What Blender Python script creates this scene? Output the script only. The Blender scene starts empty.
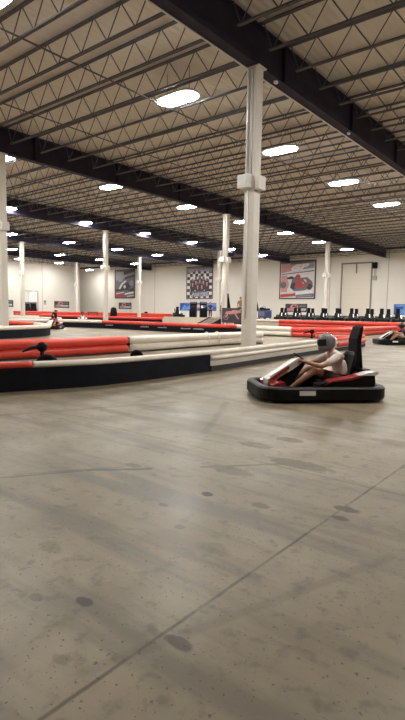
import bpy, bmesh, math, random
from mathutils import Vector, Matrix, Quaternion
random.seed(7)
PI = math.pi
SC = bpy.context.scene
COL = SC.collection
V = Vector

# ------------------------------------------------------------------ materials
def new_mat(name):
    m = bpy.data.materials.new(name); m.use_nodes = True
    nt = m.node_tree
    return m, nt, nt.nodes['Principled BSDF']

def mat(name, col, rough=.5, metal=0., var=.06, scale=6., spec=.5, coat=0.):
    m, nt, b = new_mat(name)
    tc = nt.nodes.new('ShaderNodeTexCoord'); n = nt.nodes.new('ShaderNodeTexNoise')
    n.inputs['Scale'].default_value = scale; n.inputs['Detail'].default_value = 4
    r = nt.nodes.new('ShaderNodeValToRGB')
    r.color_ramp.elements[0].position = .3; r.color_ramp.elements[1].position = .7
    r.color_ramp.elements[0].color = tuple(c*(1-var) for c in col)+(1,)
    r.color_ramp.elements[1].color = tuple(min(1, c*(1+var)) for c in col)+(1,)
    nt.links.new(tc.outputs['Object'], n.inputs['Vector'])
    nt.links.new(n.outputs['Fac'], r.inputs['Fac'])
    nt.links.new(r.outputs['Color'], b.inputs['Base Color'])
    b.inputs['Roughness'].default_value = rough; b.inputs['Metallic'].default_value = metal
    b.inputs['Specular IOR Level'].default_value = spec
    b.inputs['Coat Weight'].default_value = coat
    return m

def emit(name, col, s):
    m, nt, b = new_mat(name)
    b.inputs['Base Color'].default_value = (*col, 1)
    b.inputs['Emission Color'].default_value = (*col, 1)
    b.inputs['Emission Strength'].default_value = s
    return m

M = {}
M['red'] = mat('red_vinyl', (.74, .058, .036), .38, var=.08, scale=3)
M['white_vinyl'] = mat('white_vinyl', (.82, .76, .66), .42, var=.06, scale=2.5)
M['navy_panel'] = mat('dark_barrier_panel', (.008, .009, .014), .65, var=.25, scale=3, spec=.15)
M['dark_strip'] = mat('dark_base_strip', (.03, .028, .027), .7)
M['grey_panel'] = mat('pale_lower_panel', (.55, .50, .43), .5, var=.08, scale=2)
M['pillar'] = mat('pillar_paint', (.74, .70, .63), .45, var=.04, scale=2)
M['pillar_base'] = mat('pillar_foot', (.30, .29, .28), .6)
M['conduit'] = mat('conduit_white', (.86, .85, .82), .35)
M['box'] = mat('junction_box_white', (.85, .84, .82), .4)
M['girder'] = mat('girder_navy', (.030, .026, .050), .65, var=.2, scale=1.5, spec=.25)
M['joist'] = mat('joist_grey', (.105, .105, .122), .6, var=.25, scale=2)
M['lamp_body'] = mat('lamp_housing', (.6, .6, .6), .4)
M['lamp'] = emit('lamp_diffuser', (1., .972, .93), 105.)
M['cable'] = mat('hanging_rod', (.05, .05, .05), .6)
M['black'] = mat('black_plastic', (.007, .007, .008), .5, var=.2, scale=9, spec=.2)
M['black_matt'] = mat('black_matt', (.010, .0095, .010), .8, var=.2, spec=.15)
M['rubber'] = mat('tyre_rubber', (.010, .0095, .0095), .85, var=.25, scale=20, spec=.15)
M['steel'] = mat('steel_grey', (.33, .33, .34), .35, metal=.8)
M['kart_red'] = mat('kart_red', (.36, .012, .012), .3, coat=.3)
M['kart_white'] = mat('kart_white', (.78, .76, .73), .3, coat=.3)
M['label_white'] = mat('label_white', (.88, .88, .86), .35)
M['skin'] = mat('skin', (.52, .27, .16), .55, var=.08, scale=12)
M['shirt_white'] = mat('shirt_pale', (.78, .70, .66), .8, var=.05, scale=14)
M['shirt_navy'] = mat('shirt_navy', (.02, .025, .06), .8, var=.15)
M['shirt_red'] = mat('shirt_red', (.36, .03, .035), .8, var=.15)
M['shirt_grey'] = mat('shirt_grey', (.42, .42, .44), .8, var=.1)
M['shirt_tan'] = mat('shirt_tan', (.36, .22, .12), .8, var=.1)
M['shorts_dark'] = mat('shorts_dark', (.055, .035, .035), .85, var=.2)
M['shorts_tan'] = mat('shorts_tan', (.42, .32, .20), .85, var=.1)
M['trousers'] = mat('trousers_dark', (.02, .02, .03), .85, var=.2)
M['shoe'] = mat('shoe_dark', (.04, .035, .035), .6)
M['hair'] = mat('hair_dark', (.02, .014, .011), .6)
M['eye'] = mat('eye_white', (.7, .68, .66), .3)
M['lip'] = mat('lip', (.34, .12, .10), .5)
M['helmet'] = mat('helmet_grey', (.20, .20, .21), .25, coat=.4)
M['helmet_black'] = mat('helmet_black', (.02, .02, .022), .25, coat=.4)
M['visor'] = mat('visor_dark', (.02, .022, .026), .08)
M['glove'] = mat('glove', (.02, .02, .02), .7)
M['wood'] = mat('brown_wood', (.11, .05, .03), .55, var=.2)
M['ramp'] = mat('ramp_brown', (.14, .085, .06), .6, var=.2)
M['blue'] = mat('cart_blue', (.035, .055, .17), .5, var=.2)
M['frame_dark'] = mat('poster_frame', (.035, .028, .03), .5)
M['p_grey'] = mat('print_grey', (.30, .29, .34), .5)
M['p_dark'] = mat('print_dark', (.055, .045, .055), .5)
M['p_mid'] = mat('print_mid', (.16, .15, .18), .5)
M['p_pale'] = mat('print_pale', (.70, .66, .67), .5)
M['p_white'] = mat('print_white', (.82, .80, .80), .5)
M['p_red'] = mat('print_red', (.46, .06, .07), .5)
M['p_pink'] = mat('print_pink', (.60, .30, .29), .5)
M['p_lav'] = mat('print_lavender', (.55, .50, .66), .5)
M['p_blue'] = mat('print_blue', (.035, .12, .50), .45, var=.5, scale=1.2)
M['p_lblue'] = mat('print_light_blue', (.16, .33, .72), .45, var=.3, scale=2)
M['door_panel'] = mat('door_panel', (.78, .72, .62), .5, var=.02)
M['track'] = mat('door_track', (.22, .20, .18), .5)
M['beyond'] = mat('room_beyond_paint', (.85, .84, .80), .6, var=.02)
M['beyond_lamp'] = emit('room_beyond_light', (1., .98, .94), 5.)
M['screen'] = emit('screen_glow', (.25, .45, .9), 1.2)
M['deck_conc'] = mat('pit_deck_concrete', (.34, .28, .21), .5, var=.12, scale=1.5)
M['deck_face'] = mat('pit_deck_face', (.68, .61, .50), .55, var=.06)

def wall_mat():
    m, nt, b = new_mat('painted_concrete_wall')
    tc = nt.nodes.new('ShaderNodeTexCoord')
    n = nt.nodes.new('ShaderNodeTexNoise'); n.inputs['Scale'].default_value = .25; n.inputs['Detail'].default_value = 6
    r = nt.nodes.new('ShaderNodeValToRGB')
    r.color_ramp.elements[0].color = (.78, .745, .68, 1); r.color_ramp.elements[1].color = (.85, .815, .75, 1)
    nt.links.new(tc.outputs['Object'], n.inputs['Vector']); nt.links.new(n.outputs['Fac'], r.inputs['Fac'])
    nt.links.new(r.outputs['Color'], b.inputs['Base Color']); b.inputs['Roughness'].default_value = .6
    return m
M['wall'] = wall_mat()
M['seam'] = mat('wall_seam', (.46, .42, .36), .7)

def deck_mat():
    m, nt, b = new_mat('roof_deck_steel')
    tc = nt.nodes.new('ShaderNodeTexCoord'); sp = nt.nodes.new('ShaderNodeSeparateXYZ')
    w = nt.nodes.new('ShaderNodeMath'); w.operation = 'MULTIPLY'; w.inputs[1].default_value = 2*PI/.30
    s = nt.nodes.new('ShaderNodeMath'); s.operation = 'SINE'
    nt.links.new(tc.outputs['Object'], sp.inputs[0]); nt.links.new(sp.outputs['X'], w.inputs[0]); nt.links.new(w.outputs[0], s.inputs[0])
    bp = nt.nodes.new('ShaderNodeBump'); bp.inputs['Strength'].default_value = .5; bp.inputs['Distance'].default_value = .04
    nt.links.new(s.outputs[0], bp.inputs['Height']); nt.links.new(bp.outputs[0], b.inputs['Normal'])
    n = nt.nodes.new('ShaderNodeTexNoise'); n.inputs['Scale'].default_value = .4; n.inputs['Detail'].default_value = 5
    r = nt.nodes.new('ShaderNodeValToRGB')
    r.color_ramp.elements[0].color = (.72, .67, .61, 1); r.color_ramp.elements[1].color = (.82, .77, .71, 1)
    nt.links.new(tc.outputs['Object'], n.inputs['Vector']); nt.links.new(n.outputs['Fac'], r.inputs['Fac'])
    nt.links.new(r.outputs['Color'], b.inputs['Base Color']); b.inputs['Roughness'].default_value = .6
    return m
M['deck'] = deck_mat()

def floor_mat():
    m, nt, b = new_mat('polished_concrete_floor')
    N = nt.nodes; L = nt.links
    def math_(op, a, c=None, d=None):
        x = N.new('ShaderNodeMath'); x.operation = op
        for i, q in enumerate((a, c, d)):
            if q is None: continue
            if isinstance(q, (int, float)): x.inputs[i].default_value = q
            else: L.new(q, x.inputs[i])
        return x.outputs[0]
    def noise(scale, detail=5, vec=None, rough=.55):
        x = N.new('ShaderNodeTexNoise'); x.inputs['Scale'].default_value = scale
        x.inputs['Detail'].default_value = detail; x.inputs['Roughness'].default_value = rough
        L.new(vec or pos, x.inputs['Vector']); return x.outputs['Fac']
    def smooth(v, lo, hi, a=0., c=1.):
        x = N.new('ShaderNodeMapRange'); x.interpolation_type = 'SMOOTHSTEP'
        L.new(v, x.inputs[0])
        for i, q in zip((1, 2, 3, 4), (lo, hi, a, c)): x.inputs[i].default_value = q
        return x.outputs[0]
    def mix(f, A, B):
        x = N.new('ShaderNodeMix'); x.data_type = 'RGBA'
        if isinstance(f, float): x.inputs[0].default_value = f
        else: L.new(f, x.inputs[0])
        for i, q in ((6, A), (7, B)):
            if isinstance(q, tuple): x.inputs[i].default_value = (*q, 1)
            else: L.new(q, x.inputs[i])
        return x.outputs[2]
    tc = N.new('ShaderNodeTexCoord'); pos = tc.outputs['Object']
    sp = N.new('ShaderNodeSeparateXYZ'); L.new(pos, sp.inputs[0]); X, Y = sp.outputs[0], sp.outputs[1]
    base = mix(smooth(noise(.45, 7), .3, .7), (.175, .138, .080), (.300, .246, .160))
    base = mix(smooth(noise(2.3, 6), .35, .72), base, (.188, .150, .092))
    # broad scuff bands left by tyres, running along the lanes
    mp = N.new('ShaderNodeMapping'); mp.inputs['Rotation'].default_value = (0, 0, math.radians(48))
    mp.inputs['Scale'].default_value = (.35, 3.2, 1); L.new(pos, mp.inputs[0])
    base = mix(smooth(noise(1.2, 6, mp.outputs[0]), .46, .66, 0, .62), base, (.095, .078, .056))
    base = mix(smooth(noise(45, 2), .64, .70, 0, .75), base, (.045, .036, .027))
    base = mix(smooth(noise(9, 6), .52, .70, 0, .6), base, (.095, .076, .052))
    wob = math_('MULTIPLY', math_('SUBTRACT', noise(5, 3), .5), .05)
    dirt = None
    def add(v):
        nonlocal dirt
        dirt = v if dirt is None else math_('MAXIMUM', dirt, v)
    # slab joints
    for c, axis, w, k in ((-1.425, X, .007, .62), (3.98, Y, .006, .45), (-10.6, X, .012, .5), (13.1, Y, .012, .5), (22.3, Y, .012, .5), (-5.1, Y, .012, .6)):
        d = math_('ABSOLUTE', math_('SUBTRACT', math_('ADD', axis, math_('MULTIPLY', wob, .25)), c))
        add(math_('MULTIPLY', smooth(d, w*.5, w*2.2, 1, 0), smooth(noise(3.1, 3), .30, .62, .35*k, k)))
    # oil and rubber spots : x, y, radius x, radius y, strength
    spots = [(-2.34, 2.98, .05, .045, .75), (-1.88, 1.45, .052, .034, .72), (-1.33, 1.52, .075, .04, .62), (-1.40, 3.41, .10, .055, .62),
             (-1.37, 3.23, .075, .04, .6), (-2.09, 1.32, .04, .03, .35), (-2.10, 2.39, .04, .035, .45), (-2.44, 2.59, .04, .03, .5),
             (-1.91, 3.06, .08, .05, .4), (-2.70, 4.91, .16, .10, .45), (-2.87, 4.46, .20, .10, .40), (-2.17, 4.15, .34, .12, .42),
             (-2.56, 3.58, .25, .10, .33), (-2.49, 1.67, .10, .05, .25), (-1.75, 2.3, .12, .07, .25), (-3.3, 3.1, .10, .05, .40),
             (-5.0, 5.2, .5, .16, .25), (-6.4, 6.6, .5, .3, .25), (-3.2, 5.5, .4, .12, .3), (-.9, 4.3, .3, .1, .35), (-1.6, 5.6, .5, .14, .3)]
    big = math_('MULTIPLY', math_('SUBTRACT', noise(14, 4), .5), 1.1)
    for x, y, rx, ry, k in spots:
        dx = math_('DIVIDE', math_('SUBTRACT', X, x), rx); dy = math_('DIVIDE', math_('SUBTRACT', Y, y), ry)
        d = math_('SQRT', math_('ADD', math_('MULTIPLY', dx, dx), math_('MULTIPLY', dy, dy)))
        add(smooth(math_('ADD', d, big), .75, 1.15, k, 0))
    # skid marks : line segments
    for x0, y0, x1, y1, w, k in ((-3.95, 1.98, -3.48, 2.75, .022, .42), (-3.48, 2.75, -3.12, 3.12, .030, .5), (-3.85, 2.25, -3.34, 3.0, .014, .34),
                                 (-2.80, 3.48, -2.13, 4.27, .02, .4), (-1.0, 5.5, -1.7, 7.6, .05, .3), (-1.5, 1.15, -.9, 2.9, .03, .18), (-6.2, 3.4, -5.2, 5.8, .05, .22),
                                 (-5.6, 5.4, -5.9, 8.6, .10, .18), (-6.6, 5.6, -6.7, 9.6, .12, .2), (-3.6, 4.5, -4.6, 6.3, .05, .2)):
        ux, uy = x1-x0, y1-y0; ll = ux*ux+uy*uy
        t = math_('DIVIDE', math_('ADD', math_('MULTIPLY', math_('SUBTRACT', X, x0), ux), math_('MULTIPLY', math_('SUBTRACT', Y, y0), uy)), ll)
        N[t.node.name].use_clamp = True
        ex = math_('SUBTRACT', math_('SUBTRACT', X, x0), math_('MULTIPLY', t, ux)); ey = math_('SUBTRACT', math_('SUBTRACT', Y, y0), math_('MULTIPLY', t, uy))
        d = math_('SQRT', math_('ADD', math_('MULTIPLY', ex, ex), math_('MULTIPLY', ey, ey)))
        d = math_('ADD', d, math_('MULTIPLY', wob, .6))
        add(smooth(d, w*.4, w*1.6, k, 0))
    base = mix(dirt, base, (.022, .016, .013))
    L.new(base, b.inputs['Base Color'])
    rg = math_('ADD', smooth(noise(.8, 6), .3, .7, .34, .50), math_('MULTIPLY', dirt, .2))
    L.new(rg, b.inputs['Roughness'])
    b.inputs['Specular IOR Level'].default_value = .36
    bp = N.new('ShaderNodeBump'); bp.inputs['Strength'].default_value = .06; bp.inputs['Distance'].default_value = .01
    L.new(noise(30, 4), bp.inputs['Height']); L.new(bp.outputs[0], b.inputs['Normal'])
    return m
M['floor'] = floor_mat()

# ------------------------------------------------------------------ mesh helpers
class MB:
    """collects shapes into one mesh"""
    def __init__(s): s.bm = bmesh.new()
    def _grid(s, rings, mi=0, cap=True, closed=False, smooth=True):
        R = [[s.bm.verts.new(p) for p in r] for r in rings]; n = len(R[0]); fs = []
        m = len(R)
        for i in range(m if closed else m-1):
            a, b = R[i], R[(i+1) % m]
            for k in range(n):
                try: f = s.bm.faces.new((a[k], a[(k+1) % n], b[(k+1) % n], b[k])); fs.append(f)
                except ValueError: pass
        if cap and not closed:
            for r in (R[0][::-1], R[-1]):
                try: f = s.bm.faces.new(r); f.material_index = mi
                except ValueError: pass
        for f in fs: f.smooth = smooth; f.material_index = mi
        return s
    def box(s, x0, x1, y0, y1, z0, z1, mi=0, T=None, bevel=0):
        r = bmesh.ops.create_cube(s.bm, size=1)
        v = r['verts']
        for q in v:
            q.co = V((x0+(x1-x0)*(q.co.x+.5), y0+(y1-y0)*(q.co.y+.5), z0+(z1-z0)*(q.co.z+.5)))
        fs = {f for q in v for f in q.link_faces}
        for f in fs: f.material_index = mi
        if bevel:
            es = list({e for q in v for e in q.link_edges})
            r2 = bmesh.ops.bevel(s.bm, geom=es, offset=bevel, segments=2, profile=.6, affect='EDGES')
            v = list({w for f in r2['faces'] for w in f.verts} | {w for w in v if w.is_valid})
            for f in r2['faces']: f.material_index = mi
        if T is not None:
            for q in v: q.co = T @ q.co
        return s
    def tube(s, pts, r, n=8, mi=0, cap=True, closed=False, sx=1.):
        pts = [V(p) for p in pts]; m = len(pts); rings = []
        prev = None
        for i, p in enumerate(pts):
            a = pts[i-1] if (i or closed) else p
            b = pts[(i+1) % m] if (i < m-1 or closed) else p
            t = (b-a).normalized()
            if prev is None:
                up = V((0, 0, 1)) if abs(t.z) < .9 else V((1, 0, 0))
                u = t.cross(up).normalized()
            else:
                u = (prev - t*prev.dot(t)).normalized()
            prev = u; w = u.cross(t)
            rr = r[i] if isinstance(r, (list, tuple)) else r
            rings.append([p + u*(math.cos(2*PI*k/n)*rr*sx) + w*(math.sin(2*PI*k/n)*rr) for k in range(n)])
        return s._grid(rings, mi, cap, closed)
    def sweep(s, path, prof, mi=0, closed=False, smooth=False):
        """profile (offset to the right, z) along a floor path of (x, y)"""
        m = len(path); P = [V((p[0], p[1], 0)) for p in path]; rings = []
        for i in range(m):
            a = P[i-1] if (i or closed) else P[i]
            b = P[(i+1) % m] if (i < m-1 or closed) else P[i]
            t = (b-a).normalized(); nrm = V((t.y, -t.x, 0))
            rings.append([P[i] + nrm*o + V((0, 0, z)) for o, z in prof])
        return s._grid(rings, mi, True, closed, smooth)
    def lathe(s, c, prof, n=16, mi=0, axis='z'):
        rings = []
        for r, z in prof:
            ring = []
            for k in range(n):
                a = 2*PI*k/n; x, y = r*math.cos(a), r*math.sin(a)
                ring.append(V(c) + (V((x, y, z)) if axis == 'z' else V((x, z, -y)) if axis == 'y' else V((z, x, y))))
            rings.append(ring)
        return s._grid(rings, mi)
    def ellip(s, c, r, n=14, m=9, mi=0, T=None, lat=(0, PI)):
        rings = []
        for i in range(m+1):
            a = lat[0]+(lat[1]-lat[0])*i/m
            rr, z = max(math.sin(a), .02), math.cos(a)
            ring = [V((r[0]*rr*math.cos(2*PI*k/n), r[1]*rr*math.sin(2*PI*k/n), r[2]*z)) for k in range(n)]
            if T is not None: ring = [T @ p for p in ring]
            rings.append([V(c)+p for p in ring])
        return s._grid(rings, mi)
    def prism(s, pts, axis, a, b, mi=0, bevel=0):
        """extrude a closed outline; axis y: pts are (x, z); axis x: (y, z); axis z: (x, y)"""
        def P(p, d): return V((p[0], d, p[1])) if axis == 'y' else V((d, p[0], p[1])) if axis == 'x' else V((p[0], p[1], d))
        s._grid([[P(p, a) for p in pts], [P(p, b) for p in pts]], mi, True, False, False)
        return s
    def build(s, name, mats, parent=None, loc=None, rz=0, kind=None):
        bmesh.ops.recalc_face_normals(s.bm, faces=s.bm.faces)
        me = bpy.data.meshes.new(name); s.bm.to_mesh(me); s.bm.free()
        for m in (mats if isinstance(mats, (list, tuple)) else [mats]): me.materials.append(m)
        o = bpy.data.objects.new(name, me); COL.objects.link(o)
        if parent is not None: o.parent = parent
        if loc is not None: o.location = loc
        o.rotation_euler = (0, 0, rz)
        if kind: o['kind'] = kind
        return o

def tag(o, label, cat, group=None, kind=None):
    o['label'] = label; o['category'] = cat
    if group: o['group'] = group
    if kind: o['kind'] = kind
    return o

def thing(name, label, cat, loc=(0, 0, 0), rz=0, group=None):
    o = bpy.data.objects.new(name, None); COL.objects.link(o)
    o.empty_display_size = .2; o.location = loc; o.rotation_euler = (0, 0, rz)
    return tag(o, label, cat, group)

def kids(o): return [c for c in bpy.data.objects if c.parent == o]
def copy_tree(o, loc=None, rz=None, label=None, group=None, parent=None, swap=None):
    c = o.copy(); COL.objects.link(c)
    if parent is not None: c.parent = parent
    if loc is not None: c.location = loc
    if rz is not None: c.rotation_euler = (0, 0, rz)
    if label: c['label'] = label
    if group: c['group'] = group
    if swap and c.type == 'MESH':
        for i, sl in enumerate(c.material_slots):
            if sl.material in swap:
                w = swap[sl.material]; sl.link = 'OBJECT'; sl.material = w
    for ch in kids(o): copy_tree(ch, parent=c, swap=swap)
    return c

def bez(pts, per=8):
    """Catmull-Rom through 2D points"""
    out = []
    P = [pts[0]]+list(pts)+[pts[-1]]
    for i in range(1, len(P)-2):
        a, b, c, d = (V(P[i+k]) for k in (-1, 0, 1, 2))
        for k in range(per):
            t = k/per
            out.append(tuple(.5*((2*b)+(c-a)*t+(2*a-5*b+4*c-d)*t*t+(3*b-a-3*c+d)*t**3)))
    out.append(tuple(pts[-1])); return out

def rrect(hx, hy, r, n=6, cx=0):
    out = []
    for qx, qy, a0 in ((1, 1, 0), (-1, 1, PI/2), (-1, -1, PI), (1, -1, 1.5*PI)):
        for k in range(n+1):
            a_ = a0+PI/2*k/n; out.append((cx+qx*(hx-r)+r*math.cos(a_), qy*(hy-r)+r*math.sin(a_)))
    return out
ORD = ['first', 'second', 'third', 'fourth', 'fifth', 'sixth', 'seventh', 'eighth', 'ninth', 'tenth', 'eleventh', 'twelfth', 'thirteenth',
       'fourteenth', 'fifteenth', 'sixteenth', 'seventeenth', 'eighteenth', 'nineteenth', 'twentieth', 'twenty first', 'twenty second',
       'twenty third', 'twenty fourth', 'twenty fifth', 'twenty sixth', 'twenty seventh', 'twenty eighth', 'twenty ninth', 'thirtieth',
       'thirty first', 'thirty second', 'thirty third', 'thirty fourth', 'thirty fifth']

# ------------------------------------------------------------------ camera
CAM = V((0, 0, 1.4)); FPX = 504.
yaw, pitch, roll = math.radians(39.), math.radians(5.4), math.radians(1.)
FW = V((-math.sin(yaw)*math.cos(pitch), math.cos(yaw)*math.cos(pitch), -math.sin(pitch)))
r0 = V((math.cos(yaw), math.sin(yaw), 0)); u0 = r0.cross(FW)
RT = r0*math.cos(roll)+u0*math.sin(roll); UP = -r0*math.sin(roll)+u0*math.cos(roll)
cd = bpy.data.cameras.new('camera'); cam = bpy.data.objects.new('camera', cd); COL.objects.link(cam)
cd.sensor_fit = 'VERTICAL'; cd.sensor_height = 36; cd.lens = FPX*36/720; cd.clip_end = 400; cd.clip_start = .05
mw = Matrix((RT, UP, -FW)).transposed().to_4x4(); mw.translation = CAM
cam.matrix_world = mw
SC.camera = cam
def proj(p):
    d = V(p)-CAM; z = d.dot(FW)
    if z < .1: return None
    return (202.5+FPX*d.dot(RT)/z, 360-FPX*d.dot(UP)/z, z)
def in_view(pts, m=60):
    q = [proj(p) for p in pts]; q = [a for a in q if a]
    if not q: return False
    return max(a[0] for a in q) > -m and min(a[0] for a in q) < 405+m and max(a[1] for a in q) > -m and min(a[1] for a in q) < 720+m

# ------------------------------------------------------------------ the setting
XL, XR, YB, YF, ZD = -85., 22., 73.5, -22., 11.15      # left wall, right wall, back wall, wall behind the camera, roof deck
MB().box(-108, XR+.3, YF-.3, YB+.3, -.2, 0).build('floor', M['floor'], kind='structure')
MB().box(-108, XR+.3, YF-.3, YB+.3, ZD, ZD+.12).build('ceiling', M['deck'], kind='structure')
MB().box(-108, XR+.3, YB, YB+.3, 0, ZD).build('wall_back', M['wall'], kind='structure')
MB().box(XR, XR+.3, YF, YB, 0, ZD).build('wall_right', M['wall'], kind='structure')
MB().box(XL, XR, YF-.3, YF, 0, ZD).build('wall_front', M['wall'], kind='structure')
DY0, DY1, DZ = 52.2, 55.0, 4.75
wl = MB(); wl.box(XL-.3, XL, YF, DY0, 0, ZD); wl.box(XL-.3, XL, DY1, 64.8, 0, ZD); wl.box(XL-.3, XL, DY0, DY1, DZ, ZD)
wl.build('wall_left', M['wall'], kind='structure')
MB().box(-108, XL-.3, 64.5, 64.8, 0, ZD).build('wall_return', M['wall'], kind='structure')
MB().box(-108.3, -108, 64.8, YB, 0, ZD).build('wall_alcove', M['wall'], kind='structure')
# room seen through the left opening
rb = MB()
rb.box(XL-5, XL-4.8, DY0-1, DY1+1, 0, 5.2); rb.box(XL-5, XL-.3, DY0-1.2, DY0-1, 0, 5.2); rb.box(XL-5, XL-.3, DY1+1, DY1+1.2, 0, 5.2); rb.box(XL-5, XL-.3, DY0-1.2, DY1+1.2, 5.2, 5.4)
rb.build('wall_beyond_opening', M['beyond'], kind='structure')
MB().box(XL-3.6, XL-1.6, DY0-.2, DY1+.2, 5.12, 5.19).build('trim_lit_panel_beyond', M['beyond_lamp'], kind='structure')
# panel seams of the concrete walls
for i, x in enumerate((-79.2, -72.2, -50.0, -34.4, -25.5, -22.6)):
    MB().box(x-.05, x+.05, YB-.025, YB, 0, ZD).build('trim_back_seam_%d' % (i+1), M['seam'], kind='structure')
for i, y in enumerate((38.0, 56.0)):
    MB().box(XL, XL+.025, y-.05, y+.05, 0, ZD).build('trim_left_seam_%d' % (i+1), M['seam'], kind='structure')
MB().box(-108, XR, YB-.08, YB, ZD-.32, ZD).build('trim_back_top', M['girder'], kind='structure')
fr = MB()
for y in (DY0, DY1): fr.box(XL-.02, XL+.08, y-.07, y+.07, 0, DZ)
fr.box(XL-.02, XL+.08, DY0-.07, DY1+.07, DZ, DZ+.14)
fr.build('trim_opening_frame', M['seam'], kind='structure')
# tall sectional door in the back wall, with its tracks
dx0, dx1, dz1 = -32.5, -27.9, 9.0
dp = MB()
for k in range(12):
    z0 = .75+(dz1-.75)*k/12; dp.box(dx0, dx1, YB-.05, YB, z0+.012, z0+(dz1-.75)/12-.012)
d = dp.build('door_1', M['door_panel'], kind='structure')
tr = MB()
for x in (dx0, dx1): tr.box(x-.09, x+.09, YB-.16, YB-.04, 0, dz1)
tr.box(dx0-.1, dx1+.1, YB-.16, YB-.04, dz1-.02, dz1+.2)
tr.build('door_track', M['track'], d)
MB().box(-30.25, -30.13, YB-.3, YB-.05, 7.6, 9.0).build('lift_arm', M['track'], d)
ob = thing('door_opener', 'dark door motor box on the wall at the upper right of the tall door', 'door opener', (-27.4, YB-.32, 8.1))
MB().box(-.32, .32, -.25, .25, .1, .95, bevel=.05).build('housing', M['black_matt'], ob)
MB().tube([(0, .1, .1), (0, .1, -1.0)], .05).build('chain_guide', M['steel'], ob)
MB().box(-.25, .25, -.08, .28, -1.6, -1.0, bevel=.03).build('control_box', M['seam'], ob)

# ------------------------------------------------------------------ roof steel
GX = [5.8, -10.05, -26.0, -41.6, -57.4, -73.2]
GZ0, GZ1 = 9.67, 11.0
gl = ['dark steel roof girder right of the nearest one, mostly out of view', 'dark navy steel girder crossing the upper right above the nearest white pillar',
      'dark navy roof girder resting on the white pillar at the left edge', 'third dark roof girder from the camera, deep among the roof lights',
      'fourth dark roof girder from the camera, above the far left pillar', 'farthest dark roof girder, low near the left wall']
for gx, lb in zip(GX, gl):
    g = thing('roof_girder', lb, 'girder', (gx, 0, GZ0))
    y0, y1 = -22, YB-.02
    MB().box(-.21, .21, y0, y1, 0, .035).build('bottom_flange', M['girder'], g)
    MB().box(-.21, .21, y0, y1, GZ1-GZ0-.035, GZ1-GZ0).build('top_flange', M['girder'], g)
    MB().box(-.025, .025, y0, y1, .035, GZ1-GZ0-.035).build('web', M['girder'], g)
    for k in range(16 if gx > -30 else 0):
        y = -19.9+6.1*k
        if 4 < y < 45:
            MB().box(-.17, .17, y-.02, y+.02, .035, GZ1-GZ0-.035).build('stiffener', M['girder'], g)

    if gx == GX[1]:
        c_ = MB(); c_.tube([(-.19, y0, -.03), (-.19, y1, -.03)], .028, 6); c_.build('conduit', M['conduit'], g)
        for y in (16.2, 22.6): MB().box(.02, .14, y-.07, y+.07, -.09, 0, bevel=.02).build('small_light', M['box'], g)  # plain white boxes standing for small lights on the girder, without any glow
JD = .94
def joist_parts(L):
    n = max(4, round(L/.66)); n += n % 2
    top, bot, web = MB(), MB(), MB()
    top.box(-L/2, L/2, -.062, -.010, 0, .062); top.box(-L/2, L/2, .010, .062, 0, .062)
    b0, b1 = -L/2+.55, L/2-.55
    bot.box(b0, b1, -.058, -.010, -JD, -JD+.058); bot.box(b0, b1, .010, .058, -JD, -JD+.058)
    xs = [-L/2+.30]+[-L/2+L*k/n for k in range(1, n)]+[L/2-.30]
    zs = [.03]+[(-JD+.03) if k % 2 else .03 for k in range(1, n)]+[.03]
    for i in range(n):
        web.tube([(xs[i], 0, zs[i]), (xs[i+1], 0, zs[i+1])], .020, 5)
    return top, bot, web
bays = [(5.8, -10.05, 'right of the first girder'), (-10.05, -26.0, 'between first and second girders'), (-26.0, -41.6, 'between second and third girders'),
        (-41.6, -57.4, 'between third and fourth girders'), (-57.4, -73.2, 'between fourth and fifth girders'), (-73.2, -85.0, 'between the last girder and left wall')]
JY0, JS = 14.96, 1.82
proto_parts = {}; proto_one = {}
for bi, (xa, xb, where) in enumerate(bays):
    L = abs(xa-xb)-.02; xc = (xa+xb)/2
    for j in range(-8, 33):
        y = JY0+JS*j
        if y > YB-.6: continue
        z = GZ1+.002
        if not in_view([(xa, y, z), (xa*.75+xb*.25, y, z), (xc, y, z), (xa*.25+xb*.75, y, z), (xb, y, z)], 40): continue
        if j < 0: lab = 'roof joist, %s on the camera side of the pillars, %s' % (ORD[-j-1], where)
        elif j == 0: lab = 'roof joist directly over the nearest pillar row, %s' % where
        else: lab = 'roof joist, %s past the nearest pillar row, %s' % (ORD[j-1], where)
        grp = 'open web roof joists %s' % where
        if bi < 3 and y < 30:
            key = round(L, 2)
            if key not in proto_parts:
                r = thing('roof_joist', lab, 'roof joist', (xc, y, z), 0, grp)
                for nm, mb in zip(('top_chord', 'bottom_chord', 'web'), joist_parts(L)): mb.build(nm, M['joist'], r)
                proto_parts[key] = r
            else: copy_tree(proto_parts[key], (xc, y, z), 0, lab, grp)
        else:
            key = round(L, 2)
            if key not in proto_one:
                tmp = [p.build('roof_joist', M['joist']) for p in joist_parts(L)]
                bm = MB()
                for o in tmp: bm.bm.from_mesh(o.data)
                for o in tmp:
                    me = o.data; bpy.data.objects.remove(o); bpy.data.meshes.remove(me)
                o = bm.build('roof_joist', M['joist'], loc=(xc, y, z)); tag(o, lab, 'roof joist', grp); proto_one[key] = o
            else: copy_tree(proto_one[key], (xc, y, z), 0, lab, grp)
# long bridging bars that tie the joists together
for bi, (xa, xb, where) in enumerate(bays[:4]):
    for t, side in ((1/3, 'nearer'), (2/3, 'farther')):
        x = xa+(xb-xa)*t
        br = MB(); br.box(x-.03, x+.03, 2.5, YB-1, GZ1-JD-.035, GZ1-JD+.0)
        tag(br.build('bridging_bar', M['joist']), 'thin bridging bar under the joists, %s of two %s' % (side, where), 'bridging bar')

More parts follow.
